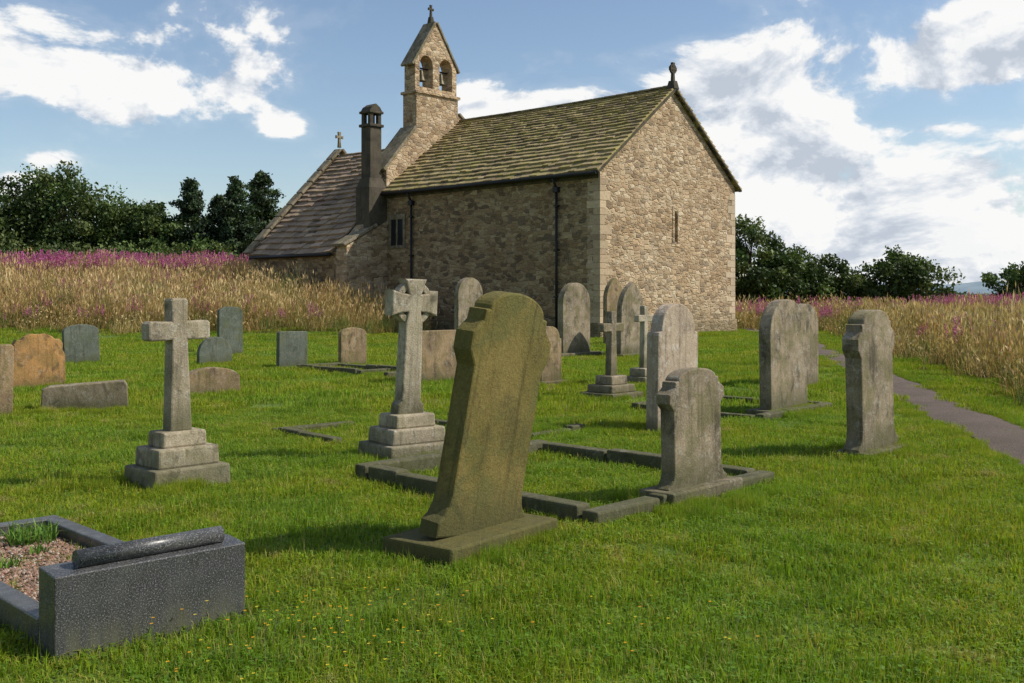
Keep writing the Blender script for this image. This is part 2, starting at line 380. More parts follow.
# bell wall
y0,y1=12.3,13.25; ym=(y0+y1)/2; th=y1-y0
extrude('bell_gable_wall',[[(0.002,-.6),(W-.002,-.6),(W-.002,6.6),(W/2,10.12),(4.45,10.25),(4.45,11.0),(1.8,11.0),(1.8,9.35),(0.002,7.3)]],th,M_wall,CH,0,y=ym)
def arch(x0,x1,z0,zs,n_=12):
    r=(x1-x0)/2;cx=(x0+x1)/2
    return [(x0,z0),(x1,z0)]+[(cx+r*math.cos(t),zs+r*1.2*math.sin(t)) for t in np.linspace(0,math.pi,n_)]
extrude('bellcote',[[(1.8,11.14),(4.45,11.14),(4.45,12.45),(3.125,14.45),(1.8,12.45)],arch(2.08,2.92,11.35,12.35),arch(3.33,4.17,11.35,12.35)],th-.2,M_wall,CH,0,y=ym)
box('bellcote_string',1.7,4.55,y0-.09,y1+.09,11.0,11.14,M_wall,CH,.03)
for s_ in (1,-1):
    beam('bellcote_coping',(3.125-s_*1.45,ym,12.3),(3.125,ym,14.5),th-.08,.12,M_cope,CH)
box('bellcote_finial_base',3.0,3.25,ym-.13,ym+.13,14.55,14.85,M_dark,CH,.02,.3); cross_finial(3.125,ym,14.8,.75)
for cx in (2.5,3.75):
    prof=[(.0,12.25),(.06,12.23),(.11,12.15),(.14,11.95),(.2,11.76),(.24,11.7)]
    V=[];F=[];N=16
    for r_,z_ in prof:
        for i in range(N): V.append((cx+r_*math.cos(2*math.pi*i/N),ym+r_*math.sin(2*math.pi*i/N),z_))
    for j in range(len(prof)-1):
        for i in range(N): F.append((j*N+i,j*N+(i+1)%N,(j+1)*N+(i+1)%N,(j+1)*N+i))
    mesh_obj('church_bell_part',V,F,M_bronze,CH,smooth=True)
    cyl('bell_yoke',(cx-.41,ym,12.3),(cx+.41,ym,12.3),.04,.04,M_iron,CH)
beam('shoulder_coping',(-.12,ym,7.2),(1.8,ym,9.38),th+.14,.14,M_cope,CH)
beam('shoulder_coping_n',(9.5,ym,6.55),(4.5,ym,10.3),th+.14,.12,M_cope,CH)
# west part
RX,RZ=3.1,8.85; EX,EZ=-2.35,3.42; Y0,Y1=13.25,19.6
wv=Vector((RX-EX,0,RZ-EZ))
slates('west_roof_south',(EX,Y0,EZ+.05),(0,1,0),wv,Y1-Y0,wv.length,M_roof2,(.40,.29,.20),(.27,.195,.14),row0=.42,row1=.3,wid=(.4,.8),rs=3,th=.07)
slates('west_roof_north',(2*RX-EX,Y0,EZ+.05),(0,1,0),(-wv.x,0,wv.z),Y1-Y0,wv.length,M_roof2,(.40,.29,.20),(.27,.195,.14),row0=.42,row1=.3,wid=(.4,.8),rs=4,th=.07)
box('aisle_wall',-2.2,-1.7,Y0-.1,Y1,-.6,3.5,M_wall_shaded,CH); box('aisle_wall_n',7.9,8.4,Y0,Y1,-.6,3.5,M_wall,CH)
extrude('west_gable_wall',[[(-2.2,-.6),(8.4,-.6),(8.4,3.5),(RX,RZ+.1),(-2.2,3.55)]],.5,M_wall_shaded,CH,0,y=Y1+.25)
extrude('aisle_east_wall',[[(-2.2,-.6),(-.002,-.6),(-.002,5.8),(-2.2,3.6)]],.5,M_wall,CH,0,y=Y0-.35)
for k in range(9):
    t0,t1=k/9,(k+1)/9
    a=Vector((EX-.1,Y1+.25,EZ+.12)); b_=Vector((RX,Y1+.25,RZ+.3)); d=b_-a
    beam('west_coping',a+d*(t0+.004),a+d*(t1-.004),.5,.14,M_cope,CH)
beam('west_coping_n',(8.6,Y1+.25,EZ+.12),(RX+.02,Y1+.25,RZ+.3),.5,.14,M_cope,CH)
cross_finial(RX,Y1+.25,RZ+.45,1.0,mat=M_cope)
cyl('aisle_gutter',(EX-.08,Y0,EZ-.02),(EX-.08,Y1,EZ-.02),.08,.08,M_iron,CH)
extrude('annex_wall',[[(-2.3,-.6),(-.003,-.6),(-.003,4.95),(-2.3,3.75)]],.7,M_wall,CH,0,y=12.58)
beam('annex_coping',(-2.45,12.58,3.72),(-.6,12.58,4.69),.84,.13,M_cope,CH)
# chimney
box('chimney_base',-1.05,-.01,12.25,13.2,2.0,6.4,M_dark,CH,.03); box('chimney_weathering',-1.05,-.01,12.25,13.2,6.4,6.85,M_dark,CH,.0,.3)
box('chimney_shaft',-.86,-.2,12.4,13.05,6.8,9.15,M_dark,CH,.03); box('chimney_band',-.94,-.12,12.32,13.13,9.15,9.28,M_dark,CH,.03)
for a in (-.85,-.39):
    for b_ in (12.41,12.86): box('chimney_pier',a,a+.18,b_,b_+.18,9.28,9.75,M_dark,CH,.01)
box('chimney_pot_core',-.64,-.42,12.62,12.84,9.28,9.7,M_iron,CH)
box('chimney_cap',-.93,-.13,12.33,13.12,9.75,9.87,M_dark,CH,.03)
extrude('chimney_cap_gable',[[(-.88,9.87),(-.18,9.87),(-.3,10.05),(-.53,10.2),(-.76,10.05)]],.7,M_dark,CH,.02,y=12.72)

# ------------------------------------------------------------------ headstones
def half(style,a,h):
    P=[]
    if style=='ogee':
        P=[(a*1.08,0),(a*1.08,h*.06),(a*.97,h*.085),(a*.90,h*.12),(a*.86,h*.17),(a*.86,h*.68),(a*.93,h*.71),(a,h*.74),(a,h*.815),(a*.9,h*.84),(a*.8,h*.865),(a*.78,h*.91),(a*.68,h*.915)]
        P+=[(a*.68*math.cos(t),h*.915+h*.085*math.sin(t)) for t in np.linspace(.2,math.pi/2,9)]
    elif style=='round':
        r=a*.95; P=[(a,0),(a,h-r)]+[(a*math.cos(t),h-r+r*math.sin(t)) for t in np.linspace(.12,math.pi/2,16)]
    elif style=='segment':
        r=a*.4; P=[(a,0),(a,h-r)]+[(a*math.cos(t),h-r+r*math.sin(t)) for t in np.linspace(.2,math.pi/2,12)]
    elif style=='shoulder':
        r=a*.8; P=[(a,0),(a,h-r*1.12),(a*.97,h-r*1.02),(a*.84,h-r*.98)]+[(a*.82*math.cos(t),h-r*.9+r*.9*math.sin(t)) for t in np.linspace(.12,math.pi/2,14)]
    elif style=='gothic':
        z0=h-a*1.5; P=[(a,0),(a,z0)]+[(-a+2*a*math.cos(t),z0+1.5*a*math.sin(t)/math.sin(R(60))) for t in np.linspace(.1,R(60),9)]
    elif style=='square':
        P=[(a,0),(a,h-.03),(a-.03,h),(0,h)]
    elif style=='wavy':
        P=[(a,0),(a*1.0,h*.62),(a*.9,h*.72),(a*.92,h*.82),(a*.8,h*.9),(a*.62,h*.9),(a*.5,h*.95),(a*.25,h),(0,h*.985)]
    return P
def profile(style,w,h):
    Rr=half(style,w/2,h); Lf=[(-x,z) for x,z in Rr if x>1e-4][::-1]
    return Rr+Lf
def headstone(x,y,rot,w,h,th,style,mat,slab=None,lean=(0,0),bev=.012,name='headstone',slabmat=None):
    e=empty(name,(x,y,gz(x,y)-.0),R(rot)); z0=0
    if slab:
        sw,sd,sh=slab; o=box('plinth',-sw/2,sw/2,-sd/2,sd/2,-.12,sh,slabmat or mat,e,.015); z0=sh
    t=extrude('tablet',[profile(style,w,h)],th,mat,e,bev)
    t.location=(0,0,z0-.035 if slab else -.05); t.rotation_euler=(R(lean[0]),R(lean[1]),0)
    return e
headstone(-.245,6.72,53,.84,1.555,.15,'ogee',M_olive,(1.10,.56,.11),(6,7.5),.014)
headstone(1.40,8.15,47,.76,.93,.13,'ogee',M_grey,(.98,.32,.13),(0,-1.5))
headstone(3.56,10.4,47,.84,1.40,.17,'ogee',M_grey,(.95,.36,.07),(0,-3))
headstone(3.76,14.5,47,1.02,1.52,.18,'round',M_grey,(1.3,.45,.08),(-1,0))
headstone(5.05,18.2,47,.85,1.5,.14,'round',M_grey,None,(1,-2))
headstone(1.92,12.6,47,.84,1.58,.17,'shoulder',M_pink,None,(0,1))
headstone(1.58,26.7,47,1.08,1.80,.18,'round',M_grey,(1.7,.6,.12),(0,0))
headstone(3.2,33,47,.9,2.2,.16,'gothic',M_brown)
headstone(2.98,26.6,47,.95,1.83,.16,'gothic',M_grey,(1.1,.4,.1),(0,2))
headstone(-1.32,32,47,1.05,2.2,.18,'round',M_grey)
headstone(-1.38,19.1,47,.95,1.0,.14,'square',M_brown)
headstone(.66,18.7,47,.55,1.0,.12,'shoulder',M_brown,(.7,.3,.08))
headstone(-8.13,18,46,.9,1.0,.15,'wavy',M_orange,None,(-2,0))
headstone(-6.75,13.6,46,.5,1.0,.14,'square',M_brown,None,(0,1))
headstone(-10.0,24.4,44,.82,.98,.12,'segment',M_green,None,(0,-2))
headstone(-4.76,16.6,44,.92,.50,.2,'segment',M_brown)
headstone(-6.6,23.3,44,.80,.70,.12,'round',M_green,None,(-3,2))
headstone(-7.25,27,44,.68,1.34,.12,'segment',M_green)
headstone(-4.7,22.4,44,.70,.87,.12,'square',M_green,None,(0,1))
headstone(-3.6,23.7,44,.70,.93,.12,'segment',M_brown)
e=empty('desk_tombstone',(-5.85,14.4,gz(-5.85,14.4)),R(20))
extrude('slant_block',[[(-.56,-.1),(.56,-.1),(.54,.36),(.50,.42),(-.45,.37),(-.54,.33)]],.3,M_grey,e,.015)

def stepped(e,steps,mat):
    z=-.08
    for i,(w,d,h) in enumerate(steps):
        box('step_%d'%(i+1),-w/2,w/2,-d/2,d/2,z,z+h+(.08 if i==0 else 0),mat,e,.018,.03); z+=h+(.08 if i==0 else 0)-.002
    return z
def latin_cross(x,y,rot,H,span,aw,steps,mat,lean=(0,0),name='cross_gravestone'):
    e=empty(name,(x,y,gz(x,y)),R(rot)); z=stepped(e,steps,mat); h=H-z; s=span/2; a=aw/2; zc=h-.31*span/.64
    pr=[(a*1.3,0),(a*1.25,h*.1),(a*.92,zc-a),(s-.02,zc-a*1.05),(s,zc-a*.8),(s,zc+a*.8),(s-.02,zc+a*1.05),(a*.92,zc+a),(a,h-.02),(a*.8,h)]
    pr=pr+[(-p,q) for p,q in pr[::-1]]
    o=extrude('cross_shaft',[pr],aw*.9,mat,e,.015); o.location=(0,0,z-.005); o.rotation_euler=(R(lean[0]),R(lean[1]),0)
    return e
latin_cross(-2.82,8.85,46,1.56,.56,.155,[(.70,.56,.16),(.56,.42,.16),(.40,.28,.13)],M_pale,(0,-.7))
latin_cross(1.55,16.4,46,1.36,.52,.13,[(.8,.7,.1),(.6,.5,.12),(.4,.34,.14)],M_grey)
latin_cross(2.35,18.7,46,1.4,.45,.12,[(.6,.5,.15),(.42,.35,.15)],M_pale)
def celtic(x,y,rot,H,mat,lean):
    e=empty('celtic_cross_gravestone',(x,y,gz(x,y)),R(rot)); z=stepped(e,[(.76,.64,.16),(.61,.48,.15),(.45,.35,.13)],mat); h=H-z
    zc=h-.235
    pr=[(.15,0),(.145,.1),(.11,.14),(.095,zc-.2),(.07,zc-.085),(.16,zc-.095),(.26,zc-.125),(.26,zc+.125),(.16,zc+.095),(.07,zc+.085),(.1,zc+.17),(.125,zc+.235)]
    pr=pr+[(-p,q) for p,q in pr[::-1]]
    o=extrude('cross_shaft',[pr],.15,mat,e,.014); o.location=(0,0,z-.01); o.rotation_euler=(R(lean[0]),R(lean[1]),0)
    T=np.linspace(0,2*math.pi,33)[:-1]
    o2=extrude('cross_ring',[[(.215*math.cos(t),zc+.215*math.sin(t)) for t in T],[(.15*math.cos(t),zc+.15*math.sin(t)) for t in T]],.11,mat,e,.01)
    o2.location=o.location; o2.rotation_euler=o.rotation_euler
celtic(-1.03,10.3,38,1.76,M_pale,(2,1.5))

def kerb_set(x,y,rot,w,l,mat,name='grave_kerb',kw=.13,kh=.13,parts='fabh'):
    e=empty(name,(x,y,gz(x,y)),R(rot))
    def seg(nm,x0,x1,y0,y1,alongx):
        A,B=(x0,x1) if alongx else (y0,y1); t=A
        while t<B-.05:
            u=min(t+random.uniform(.6,1.0),B)
            if B-u<.25:u=B
            dz=random.uniform(-.025,.012); j=random.uniform(-.012,.012)
            o=box(nm,*( (t+.004,u-.004,y0+j,y1+j) if alongx else (x0+j,x1+j,t+.004,u-.004)),-.1,kh+dz,mat,e,.018,.02); t=u
    if 'f' in parts: seg('kerb_foot',-w/2,w/2,0,kw,True)
    if 'a' in parts: seg('kerb_side_a',-w/2,-w/2+kw,kw+.02,l-kw-.02,False)
    if 'b' in parts: seg('kerb_side_b',w/2-kw,w/2,kw+.02,l-kw-.02,False)
    if 'h' in parts: seg('kerb_head',-w/2,w/2,l-kw,l,True)
    return e
kerb_set(1.40,7.98,46,2.35,2.7,M_kerb,kh=.12,kw=.15)
kerb_set(-1.0,11.0,42,1.1,2.1,M_kerb,kh=.06,parts='ah')
kerb_set(.55,12.0,46,.95,2.0,M_kerb,kh=.06,parts='fa')
kerb_set(3.9,14.2,47,2.0,2.1,M_kerb,kh=.09)
kerb_set(-2.6,21.0,46,1.1,2.2,M_kerb,kh=.14)
kerb_set(-1.9,20.0,46,1.2,2.2,M_kerb,kh=.16,parts='fb')

# black granite grave
e=empty('granite_desk_grave',(-1.69,4.99,gz(-1.69,4.99)),R(44.5))
pr=[(0,-.1),(.0,.385),(.15,.40),(.19,.40),(.19,-.1)]
V=[];
for xx in (-.475,.475):
    for (yy,zz) in pr: V.append((xx,yy,zz))
F=[(0,1,2,3,4),(9,8,7,6,5)]+[(i,5+i,5+(i+1)%5,(i+1)%5) for i in range(5)]
o=mesh_obj('desk_block',V,F,M_gran,e); bm=bmesh.new();bm.from_mesh(o.data);bmesh.ops.recalc_face_normals(bm,faces=bm.faces);bm.to_mesh(o.data);bm.free()
mm=o.modifiers.new('b','BEVEL'); mm.width=.006; mm.segments=2
cyl('scroll_roll',(-.35,.08,.43),(.38,.08,.43),.042,.042,M_gran,e,32)
for sx,nm in ((-.42,'kerb_side_a'),(.42,'kerb_side_b')): box(nm,sx-.055,sx+.055,.195,2.35,-.1,.16,M_gran,e,.008)
box('kerb_foot',-.475,.475,2.353,2.46,-.1,.16,M_gran,e,.008)
m,n,b=newmat('grave_gravel'); tc=n.n('ShaderNodeTexCoord').outputs['Object']; a=n.n('ShaderNodeAttribute',attribute_name='col')
n.set(b.inputs['Base Color'],n.mix(.25,a.outputs['Color'],n.mix(1,a.outputs['Color'],n.ramp(n.noise(tc,200,2,.6),[(.3,.2),(.7,1.)]),'MULTIPLY')))
V=[];F=[];C=[]
V+=[(-.36,.2,.085),(.36,.2,.085),(.36,2.35,.085),(-.36,2.35,.085)];F+=[(0,1,2,3)];C+=[(.11,.075,.05,1)]*4
for i in range(5200):
    cx,cy=random.uniform(-.355,.355),random.uniform(.21,2.34); s=random.uniform(.006,.014); k=len(V)
    g=random.choice([(.30,.17,.12),(.36,.23,.16),(.22,.15,.11),(.42,.34,.27),(.15,.10,.07),(.27,.15,.10)])
    rz=.088+s*.3+.006*mnoise.noise(Vector((cx*6,cy*6,0)))
    for d in ((1,0,0),(0,1,0),(-1,0,0),(0,-1,0),(0,0,.8),(0,0,-.8)):
        V.append((cx+d[0]*s*random.uniform(.7,1.3),cy+d[1]*s*random.uniform(.7,1.3),rz+d[2]*s))
    F+=[tuple(k+q for q in f) for f in ((0,1,4),(1,2,4),(2,3,4),(3,0,4),(1,0,5),(2,1,5),(3,2,5),(0,3,5))]; C+=[(*g,1)]*6
mesh_obj('gravel_chippings',V,F,m,e,col=C)

# ------------------------------------------------------------------ vegetation
def blades(n,rad,h,hv,w,lean,cols,rs,curl=.5):
    r=np.random.default_rng(rs)
    rr=rad*np.sqrt(r.random(n)); th=r.random(n)*2*np.pi
    bx,by=rr*np.cos(th),rr*np.sin(th)
    H=h*(1+hv*(r.random(n)*2-1)); la=r.random(n)*2*np.pi; lm=np.abs(r.normal(0,lean,n))*H
    fa=r.random(n)*2*np.pi; fx,fy=np.cos(fa)*w/2,np.sin(fa)*w/2
    lx,ly=np.cos(la)*lm,np.sin(la)*lm
    z0=np.full(n,-.02)
    P=np.empty((n,5,3))
    P[:,0]=np.c_[bx-fx,by-fy,z0];P[:,1]=np.c_[bx+fx,by+fy,z0]
    P[:,2]=np.c_[bx-fx*.8+lx*.35,by-fy*.8+ly*.35,H*.55];P[:,3]=np.c_[bx+fx*.8+lx*.35,by+fy*.8+ly*.35,H*.55]
    P[:,4]=np.c_[bx+lx,by+ly,H*(1-np.minimum(.4,curl*(lm/H)**2))]
    base=np.arange(n)*5
    F=[];
    for b_ in base: F.append((b_,b_+1,b_+3,b_+2));F.append((b_+2,b_+3,b_+4))
    cc=np.array(cols); ci=cc[r.integers(0,len(cc),n)]*(.75+.5*r.random((n,1)))
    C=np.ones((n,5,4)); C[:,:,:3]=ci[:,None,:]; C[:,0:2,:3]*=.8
    return P.reshape(-1,3),F,C.reshape(-1,4)
def merge(parts):
    V=[];F=[];C=[];k=0
    for v,f,c in parts:
        V.append(np.asarray(v));C.append(np.asarray(c));F+=[tuple(q+k for q in ff) for ff in f];k+=len(v)
    return np.concatenate(V),F,np.concatenate(C)
def scatter(name,pts,rots,scl,idx,srcs):
    col=bpy.data.collections.new(name+'_parts')
    for o in srcs: col.objects.link(o)
    me=bpy.data.meshes.new(name); me.from_pydata([tuple(p) for p in pts],[],[])
    a=me.attributes.new('rot','FLOAT_VECTOR','POINT'); a.data.foreach_set('vector',np.asarray(rots,dtype=np.float32).ravel())
    a=me.attributes.new('scl','FLOAT_VECTOR','POINT'); a.data.foreach_set('vector',np.asarray(scl,dtype=np.float32).ravel())
    a=me.attributes.new('idx','INT','POINT'); a.data.foreach_set('value',np.asarray(idx,dtype=np.int32))
    o=link(bpy.data.objects.new(name,me))
    g=bpy.data.node_groups.new(name+'_gn','GeometryNodeTree')
    g.interface.new_socket('Geometry',in_out='INPUT',socket_type='NodeSocketGeometry'); g.interface.new_socket('Geometry',in_out='OUTPUT',socket_type='NodeSocketGeometry')
    N=g.nodes; gi=N.new('NodeGroupInput');go=N.new('NodeGroupOutput');ip=N.new('GeometryNodeInstanceOnPoints');ci=N.new('GeometryNodeCollectionInfo')
    ci.inputs['Collection'].default_value=col; ci.inputs['Separate Children'].default_value=True; ci.inputs['Reset Children'].default_value=True
    def na(nm,ty):
        q=N.new('GeometryNodeInputNamedAttribute'); q.data_type=ty; q.inputs['Name'].default_value=nm
        return [s for s in q.outputs if s.enabled and s.name=='Attribute'][0]
    e2=N.new('FunctionNodeEulerToRotation')
    Lk=g.links.new
    Lk(gi.outputs[0],ip.inputs['Points']);Lk(ci.outputs[0],ip.inputs['Instance']);ip.inputs['Pick Instance'].default_value=True
    Lk(na('idx','INT'),ip.inputs['Instance Index']);Lk(na('rot','FLOAT_VECTOR'),e2.inputs[0]);Lk(e2.outputs[0],ip.inputs['Rotation']);Lk(na('scl','FLOAT_VECTOR'),ip.inputs['Scale'])
    Lk(ip.outputs[0],go.inputs[0])
    md=o.modifiers.new('scatter','NODES'); md.node_group=g
    return o
def tall_zone(x,y):
    e=.5*mnoise.noise(Vector((x*.3,y*.3,2)))+.25*mnoise.noise(Vector((x*1.1,y*1.1,5)))
    if x<0:
        lim=38.0+ (0 if x<-9 else (x+9)*.55)
        return y>lim+e*2.4 and x<-3.6
    return (x>7.9+(y-16)*.19+e*.8) or (y>47.5+e and x>9.5)
cw,sw_=math.cos(CH.rotation_euler[2]),math.sin(CH.rotation_euler[2])
def in_church(x,y,mg=0):
    dx,dy=x-3.27,y-39; a=dx*cw+dy*sw_; b_=-dx*sw_+dy*cw
    return (-mg<a<W+mg and -mg<b_<13.4+mg) or (-2.3-mg<a<8.4 and 12<b_<20.2)
LC=[(.20,.325,.018),(.24,.37,.024),(.155,.27,.018),(.28,.39,.03),(.22,.315,.022),(.37,.35,.09)]
src=[]
for i in range(4):
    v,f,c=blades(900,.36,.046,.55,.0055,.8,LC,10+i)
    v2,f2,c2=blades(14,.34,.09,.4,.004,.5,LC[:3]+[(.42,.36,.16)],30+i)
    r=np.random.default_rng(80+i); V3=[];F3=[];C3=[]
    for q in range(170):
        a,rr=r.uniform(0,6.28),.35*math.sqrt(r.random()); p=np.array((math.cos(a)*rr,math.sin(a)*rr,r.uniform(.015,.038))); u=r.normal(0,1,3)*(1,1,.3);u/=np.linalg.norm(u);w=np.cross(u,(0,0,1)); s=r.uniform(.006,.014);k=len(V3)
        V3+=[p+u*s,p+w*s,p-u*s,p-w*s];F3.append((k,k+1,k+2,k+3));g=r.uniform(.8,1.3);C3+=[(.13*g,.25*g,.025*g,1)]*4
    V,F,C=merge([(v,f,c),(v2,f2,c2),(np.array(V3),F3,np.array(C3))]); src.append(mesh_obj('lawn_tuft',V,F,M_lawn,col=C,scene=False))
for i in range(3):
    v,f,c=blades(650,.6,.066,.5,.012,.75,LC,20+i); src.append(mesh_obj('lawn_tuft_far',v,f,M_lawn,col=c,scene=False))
pts=[];rots=[];scl=[];idx=[]
def lawn(yA,yB,step,lo,hi,sc):
    y=yA
    while y<yB:
        x=-.6*y-3
        while x<.6*y+3:
            px,py=x+random.uniform(-.5,.5)*step,y+random.uniform(-.5,.5)*step; x+=step
            if abs(px-path_x(py))<.40+.22*sc and py<50: continue
            if in_church(px,py,.3): continue
            if tall_zone(px,py) and tall_zone(px,py-1.2) and tall_zone(px-1,py): continue
            nn=mnoise.noise(Vector((px*.5,py*.5,1)))*.45+mnoise.noise(Vector((px*1.9,py*1.9,4)))*.55
            h=max(.35,1+nn)*random.uniform(.8,1.2)
            pts.append((px,py,gz(px,py)));rots.append((random.uniform(-.08,.08),random.uniform(-.08,.08),random.uniform(0,6.28)))
            scl.append((sc,sc,h));idx.append(random.randint(lo,hi))
        y+=step
lawn(2.6,9,.34,0,3,1); lawn(9,15,.40,0,3,1.15); lawn(15,27,.6,4,6,.9); lawn(27,52,.85,4,6,1.25)
y=4.0
while y<48:
    for sgn in (-1,1):
        px=path_x(y)+sgn*random.uniform(.46,.66); pts.append((px,y,gz(px,y)));rots.append((0,0,random.uniform(0,6.28)));scl.append((.38,.38,random.uniform(.8,1.5)));idx.append(random.randint(0,3))
    y+=.16
for ob in [o for o in bpy.data.objects if o.type=='EMPTY' and ('headstone' in o.name or 'cross' in o.name or 'kerb' in o.name or 'tomb' in o.name)]:
    for k in range(14):
        t=random.uniform(-.6,.6); s_=random.choice((-1,1))*random.uniform(.12,.42)
        p=ob.matrix_basis@Vector((t,s_,0))
        pts.append((p.x,p.y,gz(p.x,p.y)));rots.append((0,0,random.uniform(0,6.28)));scl.append((.35,.35,random.uniform(1.2,2.2)));idx.append(random.randint(0,3))
scatter('lawn_grass',pts,rots,scl,idx,src)
print('lawn',len(pts))

GC=[(.66,.47,.22),(.57,.39,.17),(.72,.54,.28),(.46,.31,.13),(.34,.31,.10),(.60,.37,.18)]
def tallclump(rs,green=False):
    r=np.random.default_rng(rs)
    cols=GC if not green else [(.12,.20,.04),(.16,.22,.05),(.26,.26,.09)]
    a=blades(60,.42,.97,.40,.012,.26,cols,rs); b_=blades(60,.42,.5,.45,.016,.5,GC[:4]+[(.18,.22,.05),(.14,.19,.04)],rs+100)
    V=[];F=[];C=[]
    tips=a[0].reshape(-1,5,3)[:,4]; k=0
    if not green:
        for t in tips[:50]:
            w=.02*r.uniform(.7,1.6); L_=.17*r.uniform(.6,1.3); an=r.uniform(0,3.14); dx,dy=math.cos(an)*w,math.sin(an)*w; lx,ly=r.normal(0,.03,2)
            V+=[(t[0],t[1],t[2]-L_*.6),(t[0]+dx,t[1]+dy,t[2]-L_*.1),(t[0]+lx,t[1]+ly,t[2]+L_*.5),(t[0]-dx,t[1]-dy,t[2]-L_*.1)]
            c=np.array([(.64,.45,.24),(.74,.57,.33),(.54,.36,.20)][r.integers(0,3)])*r.uniform(.8,1.2); C+=[(*c,1)]*4; F.append((k,k+1,k+2,k+3));k+=4
        return merge([a,b_,(np.array(V),F,np.array(C))])
    return merge([a,b_])
src=[]
for i in range(4):
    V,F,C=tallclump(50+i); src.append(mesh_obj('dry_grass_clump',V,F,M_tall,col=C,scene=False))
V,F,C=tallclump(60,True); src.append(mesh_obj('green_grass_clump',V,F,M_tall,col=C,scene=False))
pts=[];rots=[];scl=[];idx=[]
def tall(x0,x1,yA,yB,step,sc):
    y=yA
    while y<yB:
        x=x0
        while x<x1:
            px,py=x+random.uniform(-.6,.6)*step,y+random.uniform(-.6,.6)*step; x+=step
            if not tall_zone(px,py) or in_church(px,py,.2) or abs(px)>.62*py+4: continue
            nn=mnoise.noise(Vector((px*.35,py*.35,7))); n2=mnoise.noise(Vector((px*1.3,py*1.3,3)))
            h=(1.03+.35*nn+.35*n2)*random.uniform(.7,1.2)*(.88 if px>0 else 1)
            edge=not tall_zone(px,py-.9) or (px>0 and not tall_zone(px-.6,py))
            if edge: h*=.6
            pts.append((px,py,gz(px,py)));rots.append((random.uniform(-.18,.18)+.04,random.uniform(-.18,.18),random.uniform(0,6.28)))
            scl.append((sc,sc,h)); idx.append(4 if (random.random()<(.4 if edge else .10) or nn>.40) else random.randint(0,3))
        y+=step
tall(-34,-2,36,62,.6,1.05); tall(-60,-8,62,90,1.6,2.0); tall(7,26,15,48,.6,1.05); tall(9,60,48,80,1.1,1.6); tall(26,34,30,48,1,1.4); tall(-5,90,80,130,2.8,3)
scatter('tall_dry_grass',pts,rots,scl,idx,src); print('tall',len(pts))

def herb(rs):
    r=np.random.default_rng(rs); V=[];F=[];C=[];k=0
    for s_ in range(6):
        bx,by=r.uniform(-.35,.35,2); H=r.uniform(1.0,1.65); lx,ly=r.normal(0,.09,2)
        def P(t): return np.array((bx+lx*t,by+ly*t,H*t))
        for t in np.arange(.15,.7,.03):
            a=r.uniform(0,6.28); p=P(t); L_=.15*r.uniform(.7,1.2); d=np.array((math.cos(a),math.sin(a),.3))*L_; q=np.array((-math.sin(a),math.cos(a),0))*.024
            V+=[p,p+d*.5+q,p+d,p+d*.5-q];F.append((k,k+1,k+2,k+3));k+=4; C+=[(*(np.array((.11,.18,.045) if r.random()<.8 else (.28,.16,.08))*r.uniform(.7,1.4)),1)]*4
        for t in np.arange(.64,1,.0095):
            a=r.uniform(0,6.28); rad=.075*(1-(t-.64)/.40)+.01; p=P(t)+np.array((math.cos(a),math.sin(a),0))*rad*r.uniform(.3,1)
            u=r.normal(0,1,3);u/=np.linalg.norm(u);w=np.cross(u,r.normal(0,1,3));w/=np.linalg.norm(w); s=.024
            V+=[p+u*s,p+w*s,p-u*s,p-w*s];F.append((k,k+1,k+2,k+3));k+=4
            base=np.array((.56,.15,.40)) if r.random()<.72 else np.array((.34,.12,.17)); C+=[(*(base*r.uniform(.7,1.3)),1)]*4
        p0,p1=P(0),P(1); V+=[p0-(.006,0,0),p0+(.006,0,0),p1+(.003,0,0),p1-(.003,0,0)];F.append((k,k+1,k+2,k+3));k+=4;C+=[(.16,.11,.06,1)]*4
    return V,F,C
src=[]
for i in range(3):
    V,F,C=herb(70+i); src.append(mesh_obj('willowherb_plant',V,F,M_herb,col=C,scene=False))
pts=[];rots=[];scl=[];idx=[]
def hb(x0,x1,y0,y1,n_,s0=.85,s1=1.2,th=-.2):
    for _ in range(n_):
        x,y=random.uniform(x0,x1),random.uniform(y0,y1)
        if in_church(x,y,.3) or not tall_zone(x,y) or mnoise.noise(Vector((x*.25,y*.25,11)))<th: continue
        s=random.uniform(s0,s1); pts.append((x,y,gz(x,y)));rots.append((random.uniform(-.1,.1),random.uniform(-.1,.1),random.uniform(0,6.28)));scl.append((s,s,s));idx.append(random.randint(0,2))
hb(-34,-14.5,51,60,1000,.85,1.22); hb(-26,-11,41,50,80,.65,.9); hb(-20,-6,38,42,40,.5,.75,-.5)
hb(20,34,40,54,560,.85,1.1,-.4); hb(9.5,18,22,38,30,.6,.9,-.3); hb(13,30,42,70,300,.75,1.0,-.15); hb(10,14,46,56,25,.7,.9)
scatter('rosebay_willowherb',pts,rots,scl,idx,src)

